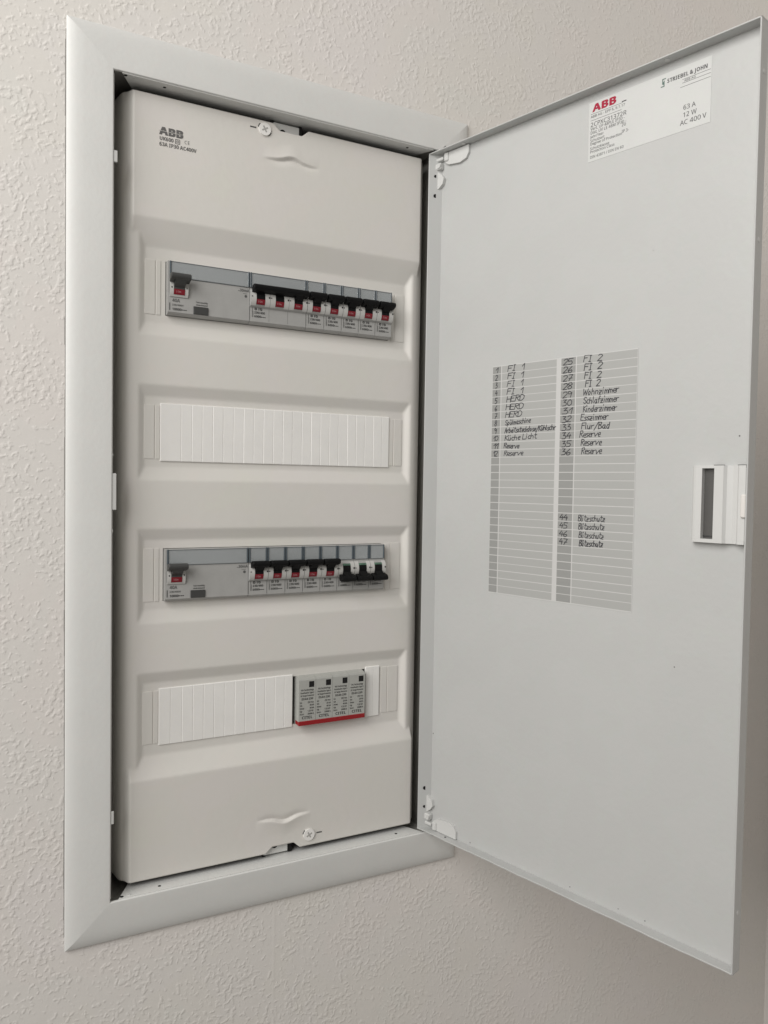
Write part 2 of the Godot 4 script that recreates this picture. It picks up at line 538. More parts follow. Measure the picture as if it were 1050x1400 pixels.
func build_door(t: Node3D):
	var W := 309.8
	var H := 326.7
	var lip := 10.2
	var st := start()
	box(st, Vector3(0, -H, -1.2), Vector3(W, H, 0), 0.4)
	var door := obj("door", st, M.door, t)
	door.position = Vector3(150.0, -0.08, -2.07) * S
	door.rotation.y = -(deg_to_rad(180) - deg_to_rad(104.507))
	tag(door, "open metal door with folded rims")
	# rims
	st = start()
	box(st, Vector3(0, H - 1.1, -0.4), Vector3(W, H, lip), 0.25)
	var rim := obj("rim", st, M.door, door)
	st = start()
	# the lower rim is a little wavy, as folded sheet is
	var seg := 40
	for i in seg:
		var w0 := 0.16 * sin(i * 0.7) + 0.12 * sin(i * 2.3)
		var w1 := 0.16 * sin((i + 1) * 0.7) + 0.12 * sin((i + 1) * 2.3)
		var x0 := W * i / seg
		var x1 := W * (i + 1) / seg
		var rows := [[-H + 1.1, -0.4], [-H + 1.1, lip - 0.2], [-H + 0.85, lip], [-H + 0.25, lip], [-H, lip - 0.2], [-H, -0.4]]
		for k in 5:
			var a: Array = rows[k]
			var b: Array = rows[k + 1]
			var fa: float = w0 if a[1] > 1 else 0.0
			var fb: float = w0 if b[1] > 1 else 0.0
			var ga: float = w1 if a[1] > 1 else 0.0
			var gb: float = w1 if b[1] > 1 else 0.0
			face(st, Vector3(x0, a[0] + fa, a[1]), Vector3(x0, b[0] + fb, b[1]), Vector3(x1, b[0] + gb, b[1]), Vector3(x1, a[0] + ga, a[1]), Vector3(0, [1, 1, 0, -1, -1][k], [0, 1, 1, 1, 0][k]))
	obj("rim", st, M.door, door)
	st = start()
	box(st, Vector3(W - 1.1, -H, -0.4), Vector3(W, H, lip), 0.25)
	var edge := obj("rim", st, M.door, door)
	st = start()
	# the hinge side is folded less steeply
	prism(st, PackedVector2Array([Vector2(-0.4, 4.6), Vector2(0.02, 8.6), Vector2(lip - 0.2, 0.9), Vector2(lip, 0.5), Vector2(lip - 0.3, 0.0)]), 1, -H, H)
	obj("rim", st, M.door, door)
	# punched holes: in the rim by the hinges, in the upper rim, on the outer edge
	for v in [287.0, 305.5, -286.2, -304.6]:
		st = start()
		prism(st, disc(1.7 if absf(v) < 300 else 1.3, Vector2(v, 5.2)), 0, 4.0, 5.1)
		obj("hole", st, M.hole, door)
	for u in [33.0]:
		st = start()
		prism(st, disc(1.0, Vector2(5.0, u)), 1, -H + 1.0, -H + 1.2)
		obj("hole", st, M.hole, door)
	for u in [240.0, 40.0]:
		st = start()
		prism(st, disc(1.9, Vector2(5.2, u)), 1, H - 1.5, H - 1.0)
		obj("rivet", st, M.white, door)
	for v in [292.0, 180.0, -284.0]:
		st = start()
		prism(st, disc(1.6, Vector2(v, 4.5)), 0, W - 0.1, W + 0.25)
		obj("rivet", st, M.white, door)
	# dirt specks on the lower rim and the panel
	for p in [[40.0, -320.0, 0.5], [60.0, -323.0, 0.6], [170.0, -322.0, 0.5], [215.0, -322.0, 0.45], [238.0, -322.0, 0.5], [299.0, 48.0, 0.6], [256.0, -122.0, 0.5], [10.0, -232.0, 0.6], [230.0, 190.0, 0.35]]:
		st = start()
		prism(st, disc(p[2], Vector2(p[0], p[1]), 8), 2, -0.05, 0.06)
		obj("speck", st, M.faint, door)
	# hinge pieces of white plastic in both hinge corners
	for s in [1.0, -1.0]:
		st = start()
		var arm := PackedVector2Array([Vector2(14, 325 * s), Vector2(15, 316 * s), Vector2(19, 313.5 * s), Vector2(33, 311.5 * s), Vector2(41, 313.5 * s), Vector2(44, 318 * s), Vector2(44, 325 * s)])
		prism(st, arm, 2, -0.1, 2.6)
		box(st, Vector3(14, minf(317 * s, 325 * s), 2), Vector3(19, maxf(317 * s, 325 * s), 4.2), 0.8)
		obj("hinge_arm", st, M.white, door)
		st = start()
		var low := PackedVector2Array([Vector2(1.2, 309 * s), Vector2(7, 309 * s), Vector2(11, 306 * s), Vector2(14, 302 * s), Vector2(12.5, 297 * s), Vector2(7.5, 293.5 * s), Vector2(1.2, 293 * s)])
		prism(st, low, 2, -0.1, 3.6)
		obj("hinge_arm", st, M.white, door)
		st = start()
		box(st, Vector3(1.2, minf(311 * s, 317 * s), -0.1), Vector3(11, maxf(311 * s, 317 * s), 5.2), 0.9)
		box(st, Vector3(1.2, minf(319 * s, 322 * s), -0.1), Vector3(13, maxf(319 * s, 322 * s), 4.6), 0.6)
		obj("hinge_knuckle", st, M.white, door)
		st = start()
		prism(st, disc(2.2, Vector2(9.0, 314 * s)), 2, 4.8, 6.0, 40)
		obj("hinge_pin", st, M.white, door)
	# the lock on the free edge: a moulded housing with a long slot, a grip hollow and a latch
	st = start()
	var sect := PackedVector2Array([Vector2(0.00, 267.5), Vector2(4.42, 268.4), Vector2(5.98, 269.8), Vector2(6.50, 271.5), Vector2(6.50, 276.0), Vector2(1.04, 276.0), Vector2(1.04, 284.8), Vector2(6.50, 284.8), Vector2(6.76, 291.5),
		Vector2(4.68, 293.3), Vector2(3.38, 297.0), Vector2(4.42, 300.6), Vector2(6.50, 302.2), Vector2(6.50, 306.8), Vector2(5.46, 307.5), Vector2(0.00, 307.8)])
	prism(st, sect, 1, -24.8, 25.4)
	for v in [[25.4, 27.4], [-27.4, -24.8]]:
		var ends := PackedVector2Array([Vector2(0.00, 267.5), Vector2(3.90, 268.4), Vector2(5.98, 269.8), Vector2(6.44, 271.5), Vector2(6.44, 276.0), Vector2(6.44, 284.8), Vector2(6.70, 291.5), Vector2(4.62, 293.3), Vector2(3.31, 297.0), Vector2(4.36, 300.6), Vector2(6.44, 302.2), Vector2(6.44, 306.8), Vector2(0.00, 307.6)])
		prism(st, ends, 1, v[0], v[1])
	obj("lock_housing", st, M.white, door)
	st = start()
	box(st, Vector3(276.1, -24.7, 0.7), Vector3(284.7, 25.3, 2.2), 0.1)
	obj("lock_slot", st, M.slot, door)
	st = start()
	box(st, Vector3(276.1, -23.4, 2.1), Vector3(284.7, -22.5, 3.0), 0.2)
	obj("slot_bar", st, M.dark, door)
	st = start()
	box(st, Vector3(304.2, -9.0, 4.0), Vector3(308.4, 7.2, 8.4), 0.9)
	obj("latch", st, M.cover, door)
	for q in [[283.0, 290.0], [300.0, 306.5]]:
		st = start()
		box(st, Vector3(q[0], 27.2, 1.0), Vector3(q[1], 27.9, 3.6), 0.1)
		obj("vent", st, M.hole, door)


# =============================================================== the moulded cover
func edge_y(x: float) -> float:        # upper (and lower) outline, with the notch
	var a := absf(x - 3.0)
	return 323.6 - 5.4 * clampf((16.5 - a) / 6.0, 0.0, 1.0)


func cover_z(x: float, y: float) -> float:
	var xa := absf(x - 2.2)
	var ya := absf(y)
	# middle part with round flanks
	var k := clampf((xa - 128.0) / 14.0, 0.0, 1.0)
	var mid := -10.0 - 9.0 * (1.0 - sqrt(1.0 - k * k * 0.99))
	if xa > 142.0: mid = -19.0 - (xa - 142.0) * 9.0
	for i in 4:
		var dy: float = y - ROWS[i]
		var out := maxf(absf(dy) - 29.5, 0.0)
		if (i == 0 and dy > 0) or (i == 3 and dy < 0): out = maxf(absf(dy) - 60.0, 0.0)
		elif dy < 0: out = maxf(absf(dy) - 29.0, 0.0) * 0.85
		var ramp := maxf(out * 4.0 / 9.5, maxf(xa - 122.8, 0.0) * 4.0 / 5.4)
		mid = minf(mid, -14.0 + ramp)
	# head and foot panels stand proud
	var lim := 224.8 if y > 0 else 239.0
	var head := -6.0 - maxf(lim - ya, 0.0) * (0.365 if y > 0 else 0.45)
	head -= maxf(xa - 134.6, 0.0) * 2.6
	if xa > 141.5: head -= (xa - 141.5) * 9.0
	# finger grip: a wavy edge with a hump behind it
	if ya > 285.0 and xa < 40.0:
		var s := ya - (292.3 + 3.8 * exp(-pow((x - 4.0) / 9.0, 2)))
		var span := sin(PI / 2 * clampf(1.0 - absf(x - 3.5) / 26.0, 0.0, 1.0))
		if s > 0.0: head += 2.1 * span * minf(s / 1.2, 1.0) * pow(maxf(1.0 - s / 14.0, 0.0), 1.6)
		else: head -= 2.2 * span * minf(1.0, 1.0 + s / 7.0) * pow(maxf(1.0 + s / 9.0, 0.0), 1.4)
	var z := maxf(mid, head)
	return maxf(z, -34.0)


func build_cover():
	var t := thing("cover_plate", "moulded off-white plastic cover plate with four recessed device rows", "cover plate", Vector3(0, 0, 0))
	# grid lines: even, closer where the relief is fine; window edges and outlines have lines of their own
	var wins := [[-104.0, 106.6], [-107.0, 109.2], [-104.6, 102.9], [-106.0, 103.6]]
	var wy := 22.3
	var xs := PackedFloat32Array()
	var x := -143.4
	while x < 147.9:
		xs.append(x)
		x += 0.7 if absf(absf(x - 2.2) - 132.0) < 12.0 else 1.25
	xs.append(147.9)
	for w in wins: xs.append_array(PackedFloat32Array(w))
	xs.sort()
	var ys := PackedFloat32Array()
	var y := 0.0
	while y < 323.6:
		ys.append(y)
		if y > 0: ys.append(-y)
		y += 0.55 if y > 286.0 and y < 301.0 else (0.5 if y > 320.0 else 1.1)
	ys.append(323.6)
	ys.append(-323.6)
	for r in ROWS:
		ys.append(r + wy)
		ys.append(r - wy)
	ys.sort()
	var nx := xs.size()
	var ny := ys.size()
	var pos := PackedVector3Array()
	var nor := PackedVector3Array()
	for j in ny:
		for i in nx:
			var px := xs[i]
			var py := ys[j]
			if absf(py) > 306.0:        # the outline rows follow the notch
				py = signf(py) * (306.0 + (absf(py) - 306.0) * (edge_y(px) - 306.0) / 17.6)
			var z := 0.0                # a small blur rounds the edges, as moulded plastic has them
			for o in [Vector2(0, 0), Vector2(0.8, 0.5), Vector2(-0.8, -0.5), Vector2(0.5, -0.8), Vector2(-0.5, 0.8), Vector2(1.3, -0.2), Vector2(-1.3, 0.2)]:
				z += cover_z(px + o.x, py + o.y)
			z /= 7.0
			var to_edge := edge_y(px) - absf(py)
			if to_edge < 1.2: z -= pow(1.2 - to_edge, 2) * 0.5
			pos.append(Vector3(px, py, z))
	for j in ny:
		for i in nx:
			var a := pos[j * nx + mini(i + 1, nx - 1)] - pos[j * nx + maxi(i - 1, 0)]
			var b := pos[mini(j + 1, ny - 1) * nx + i] - pos[maxi(j - 1, 0) * nx + i]
			nor.append(a.cross(b).normalized())
	var idx := PackedInt32Array()
	for j in ny - 1:
		var cy := (ys[j] + ys[j + 1]) / 2
		for i in nx - 1:
			var cx := (xs[i] + xs[i + 1]) / 2
			var open := false
			for k in 4:
				if cx > wins[k][0] and cx < wins[k][1] and absf(cy - ROWS[k]) < wy: open = true
			if open: continue
			var p := j * nx + i
			idx.append_array(PackedInt32Array([p, p + nx, p + 1, p + 1, p + nx, p + nx + 1]))
	# skirt back from the upper and lower outline
	for side in [0, ny - 1]:
		for i in nx:
			pos.append(pos[side * nx + i] + Vector3(0, 0, 0))
			nor.append(Vector3(0, 1 if side else -1, 0))
			pos.append(Vector3(pos[side * nx + i].x, pos[side * nx + i].y, -36))
			nor.append(Vector3(0, 1 if side else -1, 0))
		var first := pos.size() - 2 * nx
		for i in nx - 1:
			var q := first + 2 * i
			idx.append_array(PackedInt32Array([q, q + 1, q + 2, q + 2, q + 1, q + 3] if side == 0 else [q, q + 2, q + 1, q + 2, q + 3, q + 1]))
	for i in pos.size(): pos[i] *= S
	var arr := []
	arr.resize(Mesh.ARRAY_MAX)
	arr[Mesh.ARRAY_VERTEX] = pos
	arr[Mesh.ARRAY_NORMAL] = nor
	arr[Mesh.ARRAY_INDEX] = idx
	var am := ArrayMesh.new()
	am.add_surface_from_arrays(Mesh.PRIMITIVE_TRIANGLES, arr)
	am.surface_set_material(0, M.cover)
	mesh_obj("moulded_sheet", am, t)
	# window edges: short walls back from each opening
	var st := start()
	for k in 4:
		var r: float = ROWS[k]
		var wx: Array = wins[k]
		for s in [-1.0, 1.0]:
			quad(st, Vector3(wx[0], r + wy * s, -14), Vector3(wx[1], r + wy * s, -14), Vector3(wx[1], r + wy * s, -20), Vector3(wx[0], r + wy * s, -20), Vector3(0, -s, 0))
		quad(st, Vector3(wx[0], r - wy, -14), Vector3(wx[0], r + wy, -14), Vector3(wx[0], r + wy, -20), Vector3(wx[0], r - wy, -20), Vector3.RIGHT)
		quad(st, Vector3(wx[1], r - wy, -14), Vector3(wx[1], r + wy, -14), Vector3(wx[1], r + wy, -20), Vector3(wx[1], r - wy, -20), Vector3.LEFT)
	obj("window_edge", st, M.cover, t)
	# knock-out tabs beside the windows: thin raised plates with fine gaps
	for i in 4:
		var r: float = ROWS[i]
		for q in [[-120.8, -112.4], [-111.4, -107.9], [[109.8, 113.2], [110.2, 113.8], [106.8, 112.4], [104.8, 111.2]][i], [[114.1, 123.4], [114.7, 123.4], [113.3, 123.4], [112.1, 123.0]][i]]:
			st = start()
			box(st, Vector3(q[0], r - 22.4, -14.6), Vector3(q[1], r + 22.4, -13.45), 0.2)
			obj("knockout_tab", st, M.cover, t)
	# quarter-turn screws with a cross recess, and the slit that marks their way
	for c in [[-21.8, 316.0, -1.0], [28.0, -313.2, 1.0]]:
		st = start()
		prism(st, disc(6.3, Vector2(c[0], c[1]), 28), 2, -7.0, -5.8, 30)
		var ring := obj("screw", st, M.cover, t)
		st = start()
		prism(st, disc(5.4, Vector2(c[0], c[1]), 28), 2, -6.6, -4.6, 30)
		obj("screw_head", st, M.strip, ring)
		st = start()
		for a in [0.5, 0.5 + PI / 2]:
			var d := Vector2.from_angle(a)
			var w := Vector2(-d.y, d.x)
			var p := Vector2(c[0], c[1])
			prism(st, PackedVector2Array([p + d * 2.9 + w * 0.7, p + d * 2.9 - w * 0.7, p - d * 2.9 - w * 0.7, p - d * 2.9 + w * 0.7]), 2, -4.8, -4.5 - 0.03 * a)
		obj("cross_recess", st, mat(Color(0.42, 0.415, 0.40), 0.5, "recess grey"), ring)
		for a in [2.3, 5.4]:
			st = start()
			for k in 5:
				var a0: float = a + k * 0.13
				var a1: float = a0 + 0.13
				prism(st, PackedVector2Array([Vector2(c[0], c[1]) + Vector2.from_angle(a0) * 5.6, Vector2(c[0], c[1]) + Vector2.from_angle(a1) * 5.6, Vector2(c[0], c[1]) + Vector2.from_angle(a1) * 6.3, Vector2(c[0], c[1]) + Vector2.from_angle(a0) * 6.3]), 2, -5.9, -5.55)
			obj("screw_gap", st, M.dark, ring)
		st = start()
		var sl := [c[0] + c[2] * 7.6, c[0] + c[2] * 13.0]
		box(st, Vector3(minf(sl[0], sl[1]), c[1] - 0.6, -6.4), Vector3(maxf(sl[0], sl[1]), c[1] + 0.6, -5.75), 0.1)
		obj("slit", st, M.faint, t)
	# print at the upper left
	st = start()
	for o in [Vector2(0, 0), Vector2(0.3, 0.2), Vector2(-0.3, -0.2), Vector2(0.3, -0.2), Vector2(-0.3, 0.2)]:
		letters(st, "ABB", 5.9, Vector3(-111.2 + o.x, 295.6 + o.y, -5.8 + o.x * 0.05 + o.y * 0.03), bold, false, 1.22)
	letters(st, "UK600", 3.0, Vector3(-111.4, 289.5, -5.8), bold, false, 0.92)
	letters(st, "63A IP30 AC400V", 3.0, Vector3(-111.4, 285.0, -5.8), bold, false, 0.92)
	letters(st, "C", 2.6, Vector3(-91.0, 290.2, -5.8), plain)
	letters(st, "E", 2.6, Vector3(-88.4, 290.2, -5.8), plain)
	for k in [[0.0, 0.45], [1.0, 0.3]]:      # double square
		var a: float = 1.75 - k[0]
		var cc := Vector2(-96.6, 289.4)
		for d in [Vector2(0, a), Vector2(0, -a)]:
			box(st, Vector3(cc.x - a, cc.y + d.y - k[1] / 2, -6.0), Vector3(cc.x + a, cc.y + d.y + k[1] / 2, -5.8), 0.02)
		for d in [Vector2(a, 0), Vector2(-a, 0)]:
			box(st, Vector3(cc.x + d.x - k[1] / 2, cc.y - a, -6.0), Vector3(cc.x + d.x + k[1] / 2, cc.y + a, -5.79), 0.02)
	obj("lettering", st, mat(Color(0.13, 0.128, 0.125), 0.7, "grey print"), t)
	st = start()
	box(st, Vector3(-112, 295.5, -5.95), Vector3(-93, 295.75, -5.74), 0.02)
	obj("logo_gap", st, M.cover, t)


# =============================================================== blanking strips
func build_strips():
	var y: float = ROWS[1]
	var t := thing("blanking_strip", "full-width white ribbed blanking strip closing the second row of the cover", "blanking strip", Vector3(-107.6, y - 24.2, -14.2))
	slats(t, 216.6, 48.4, [17.4, 9.0, 9.0], 9.12, 1.6)
	t = thing("blanking_strip", "white ribbed blanking strip left of the grey surge protector in the bottom row", "blanking strip", Vector3(-107.4, ROWS[3] - 24.2, -14.2))
	slats(t, 120.6, 48.4, [9.8, 9.8], 9.3, 1.3)
	t = thing("blanking_strip", "short white blanking piece right of the grey surge protector in the bottom row", "blanking strip", Vector3(87.6, ROWS[3] - 24.2, -14.2))
	slats(t, 15.0, 48.4, [8.2], 5.4, 1.6)


func slats(t: Node3D, length: float, high: float, first: Array, pitch: float, proud: float):
	var st := start()
	box(st, Vector3(0, 0, -2), Vector3(length, high, proud - 0.3), 0.2)
	obj("backing", st, M.strip, t)
	var x := 0.0
	var i := 0
	while x < length - 3.0:
		var w: float = first[i] if i < first.size() else pitch
		if length - (x + w) < 4.0: w = length - x
		st = start()
		var lift := rng.randf_range(-0.12, 0.12)
		box(st, Vector3(x + 0.13, 0.1 + rng.randf() * 0.15, -1.5), Vector3(x + w - 0.13, high - 0.1 - rng.randf() * 0.15, proud + lift), 0.3)
		obj("slat", st, M.strip, t)
		x += w
		i += 1


# =============================================================== devices
func body_profile(nose: float) -> PackedVector2Array:
	# (y, z) measured from the lower front edge: y from 0 at the bottom of the front
	var p := PackedVector2Array([Vector2(2 * HALF, -30), Vector2(2 * HALF, -0.4), Vector2(2 * HALF - 0.4, 0)])
	var c := HALF - 0.4
	if nose > 0:
		var half := 7.7
		for i in 15:
			var a := -1.0 + i / 7.0
			p.append(Vector2(c - a * half, nose * pow(1.0 - a * a, 0.62)))
	p.append_array(PackedVector2Array([Vector2(1.9, 0), Vector2(0.3, -1.9), Vector2(0, -2.8), Vector2(0, -30)]))
	return p


func arc_band(y0: float, y1: float, proud: float, nose: float) -> PackedVector2Array:
	var c := HALF - 0.4
	var p := PackedVector2Array()
	var q := PackedVector2Array()
	for i in 11:
		var y := lerpf(y0, y1, i / 10.0)
		var a := clampf((c - y) / 7.7, -0.97, 0.97)
		var z := nose * pow(1.0 - a * a, 0.62)
		p.append(Vector2(y, z + proud))
		q.append(Vector2(y, z - 1.0))
	q.reverse()
	p.append_array(q)
	return p


# adds the toggle of one pole: drum, coloured flag and (if lever > 0) the lever bar; x is the pole's middle
func toggle(t: Node3D, x: float, on: bool, nose: float, bar0: float, bar1: float, m: Material, drum_half: float, with_bar := true):
	var c := HALF - 0.4
	var flip := 1.0 if on else -1.0
	var st := start()
	prism(st, arc_band(c - 5.4 if on else c - 7.0, c + 7.0 if on else c + 5.4, 0.25, nose), 0, x - drum_half, x + drum_half, 40)
	var drum := obj("toggle_drum", st, m, t)
	st = start()
	prism(st, arc_band(c - 5.3 if on else c + 3.7, c - 1.0 if on else c + 5.3, 0.33, nose), 0, x - drum_half + 0.05, x + drum_half - 0.05, 40)
	obj("flag", st, M.red if on else M.green, drum)
	if on:
		st = start()
		letters(st, "I On", 1.45, Vector3(x - 2.6, c - 3.1, nose * pow(1.0 - pow(3.1 / 7.7, 2), 0.62) + 0.62), plain)
		obj("lettering", st, M.pale, drum)
	else:
		st = start()
		letters(st, "O Off", 1.3, Vector3(x - 2.2, c + 4.5, nose * pow(1.0 - pow(3.8 / 7.7, 2), 0.62) + 0.8), plain)
		obj("lettering", st, M.dark, drum)
	if with_bar:
		st = start()
		var pts := PackedVector2Array()
		for v in [[4.2, 2.8], [5.4, 7.6], [6.0, 9.4], [7.2, 10.7], [8.8, 11.0], [10.2, 10.3], [10.9, 8.8], [10.9, 6.4], [10.2, 4.2], [8.8, 2.8]]:
			pts.append(Vector2(c + v[0] * flip, v[1]))
		var n := 5                       # the bar's ends taper a little
		prism(st, pts, 0, bar0 + 0.9, bar1 - 0.9, 50)
		var mid := Vector2(c + 8.2 * flip, 7.2)
		for e in [[bar0 + 0.9, bar0 + 0.3, bar0], [bar1 - 0.9, bar1 - 0.3, bar1]]:
			var last := pts
			var lx: float = e[0]
			for q in 2:
				var nxt := PackedVector2Array()
				for v in pts: nxt.append(mid + (v - mid) * [0.95, 0.80][q])
				for i in pts.size():
					var j := (i + 1) % pts.size()
					face(st, Vector3(lx, last[i].x, last[i].y), Vector3(lx, last[j].x, last[j].y), Vector3(e[q + 1], nxt[j].x, nxt[j].y), Vector3(e[q + 1], nxt[i].x, nxt[i].y), Vector3(signf(e[2] - e[0]) * 0.5, last[i].x + last[j].x - 2 * mid.x, last[i].y + last[j].y - 2 * mid.y))
				last = nxt
				lx = e[q + 1]
			var tr := Geometry2D.triangulate_polygon(last)
			for k in range(0, tr.size(), 3):
				tri(st, Vector3(lx, last[tr[k]].x, last[tr[k]].y), Vector3(lx, last[tr[k + 1]].x, last[tr[k + 1]].y), Vector3(lx, last[tr[k + 2]].x, last[tr[k + 2]].y), Vector3(signf(e[2] - e[0]), 0, 0))
		# stem between drum and bar
		var stem := PackedVector2Array()
		for v in [[0.6, 3.0], [2.6, 6.2], [5.6, 8.8], [7.0, 9.0], [7.0, 3.0]]: stem.append(Vector2(c + v[0] * flip, v[1]))
		prism(st, stem, 0, x - drum_half + 0.2, x + drum_half - 0.2)
		obj("lever", st, m, t)


# the label strip along the upper edge: paper, clear flap, blue grey edges
func label_strip(t: Node3D, x0: float, x1: float):
	var y0 := HALF + 8.7
	var y1 := 2 * HALF - 0.9
	var st := start()
	box(st, Vector3(x0 + 0.5, y0 + 0.2, -0.5), Vector3(x1 - 0.5, y1 - 0.1, 0.25), 0.1)
	var lp := obj("label_paper", st, M.labelpaper, t)
	st = start()
	box(st, Vector3(x0 + 1.5, y0, 0.35), Vector3(x1 - 1.5, y1, 1.0), 0.2)
	obj("clear_flap", st, M.flap, lp)
	for x in [[x0, x0 + 1.45], [x1 - 1.45, x1]]:
		st = start()
		box(st, Vector3(x[0], y0, -0.2), Vector3(x[1], y1 + 0.75, 1.15), 0.3)
		obj("flap_edge", st, M.rib, t)
	st = start()
	box(st, Vector3(x0 + 1.5, y1 + 0.05, 0.0), Vector3(x1 - 1.5, y1 + 0.4, 0.9), 0.1)
	box(st, Vector3(x0 + 1.5, y0 - 0.35, 0.0), Vector3(x1 - 1.5, y0 - 0.06, 0.6), 0.1)
	obj("flap_hinge", st, M.rib, t)


func rating_print(t: Node3D, x: float):
	var st := start()
	letters(st, "B16", 3.1, Vector3(x - 4.6, 13.2, 0.12), bold)
	letters(st, "230/400", 1.9, Vector3(x - 4.6, 9.7, 0.12), bold)
	letters(st, "6000", 1.9, Vector3(x - 4.6, 6.4, 0.12), bold, false, 1.1)
	for k in 3: box(st, Vector3(x + 1.7 + k * 1.5, 5.9, 0.0), Vector3(x + 2.9 + k * 1.5, 6.5, 0.12), 0.02)
	box(st, Vector3(x - 6.5, 5.5, 0.0), Vector3(x - 6.2, 14.0, 0.12), 0.02)
	box(st, Vector3(x - 5.7, 5.5, 0.0), Vector3(x - 5.5, 11.0, 0.12), 0.02)
	obj("lettering", st, M.ink, t)


func breaker(label: String, x: float, w: float, row: float, poles: int, on: bool, group: String) -> Node3D:
	var t := thing("circuit_breaker", label, "circuit breaker", Vector3(x + w / 2, row - HALF, -7), group)
	var pw := w / poles
	var h := w / 2 - 0.12
	var st := start()
	prism(st, body_profile(4.5), 0, -h, h, 25)
	obj("body", st, M.body, t)
	label_strip(t, -h + 0.05, h - 0.05)
	var c := HALF - 0.4
	for p in poles:
		var px := -w / 2 + pw * (p + 0.5)
		# pale shoulders either side of the drum
		for s in [-1.0, 1.0]:
			st = start()
			var a: float = px + s * 4.0
			var b: float = px + s * (pw / 2 - 0.3)
			prism(st, arc_band(c - 6.4, c + 7.0, 0.12, 4.5), 0, minf(a, b), maxf(a, b), 40)
			obj("shoulder", st, M.shoulder, t)
		st = start()
		box(st, Vector3(px + pw / 2 - 1.6, c + 0.4, 4.3), Vector3(px + pw / 2 - 0.4, c + 1.9, 4.85), 0.1)
		box(st, Vector3(px - pw / 2 + 0.5, c + 0.6, 4.3), Vector3(px - pw / 2 + 1.3, c + 1.6, 4.85), 0.1)
		obj("status_mark", st, M.ink, t)
		toggle(t, px, on, 4.5, -h + 0.75, h - 0.45, M.black, 3.85, p == poles - 1)
		# joint of the lower front
		st = start()
		box(st, Vector3(px - pw / 2 + 0.1, 2.8, 0.0), Vector3(px - pw / 2 + 0.28, 14.6, 0.07), 0.01)
		box(st, Vector3(px - pw / 2 + 0.1, 14.6, 0.0), Vector3(px - pw / 2 + 4.4, 14.78, 0.07), 0.01)
		obj("joint", st, M.faint, t)
	rating_print(t, -w / 2 + pw * 0.5)
	return t


func residual(label: String, x: float, w: float, row: float):
	var t := thing("residual_current_breaker", label, "residual current breaker", Vector3(x, row - HALF, -7), "residual current breakers at the left of both breaker rows")
	var st := start()
	var prof := body_profile(0.0)
	prism(st, prof, 0, 0.15, w - 0.15, 25)
	obj("body", st, M.body, t)
	label_strip(t, 1.4, w - 0.3)
	var c := HALF - 0.4
	st = start()
	prism(st, arc_band(c - 7.0, c + 7.0, 0.0, 2.6), 0, 1.6, 16.6, 40)
	obj("shoulder", st, M.shoulder, t)
	toggle(t, 9.1, true, 2.6, 0.7, 17.3, M.dark, 4.6)
	st = start()
	box(st, Vector3(2.4, c - 0.4, 1.6), Vector3(3.6, c + 1.0, 2.75), 0.1)
	box(st, Vector3(14.9, c - 0.2, 1.6), Vector3(16.0, c + 1.2, 2.75), 0.1)
	obj("status_mark", st, M.faint, t)
	st = start()
	box(st, Vector3(21.3, 2.0, -0.6), Vector3(34.0, 8.6, 0.9), 0.4)
	obj("test_button", st, M.dark, t)
	st = start()
	letters(st, "40A", 2.8, Vector3(3.7, 11.6, 0.12), bold, false, 0.95)
	letters(st, "30mA", 2.4, Vector3(w - 9.0, HALF + 5.4, 0.12), bold, false, 0.95)
	box(st, Vector3(w - 10.4, HALF + 4.6, 0.0), Vector3(w - 9.0, HALF + 5.0, 0.1), 0.02)
	letters(st, "230/400V", 1.5, Vector3(3.7, 7.9, 0.12), bold, false, 1.05)
	obj("lettering", st, M.faint, t)
	st = start()
	letters(st, "10000", 2.0, Vector3(3.7, 4.4, 0.12), bold)
	for k in 3: box(st, Vector3(11.4 + k * 1.6, 4.0, 0.0), Vector3(12.6 + k * 1.6, 4.7, 0.12), 0.02)
	box(st, Vector3(1.5, 3.4, 0.0), Vector3(2.1, 9.4, 0.12), 0.02)
	letters(st, "Test monthly", 1.3, Vector3(23.6, 12.2, 0.12), bold, false, 0.85)
	letters(st, "mensuel", 1.3, Vector3(23.6, 10.1, 0.12), bold, false, 1.3)
	obj("lettering", st, M.ink, t)
	st = start()
	prism(st, disc(1.2, Vector2(w - 3.4, HALF + 0.6)), 2, 0.0, 0.1)
	box(st, Vector3(w - 6.0, HALF + 2.6, 0.0), Vector3(w - 2.2, HALF + 2.9, 0.1), 0.02)
	obj("status_mark", st, M.faint, t)


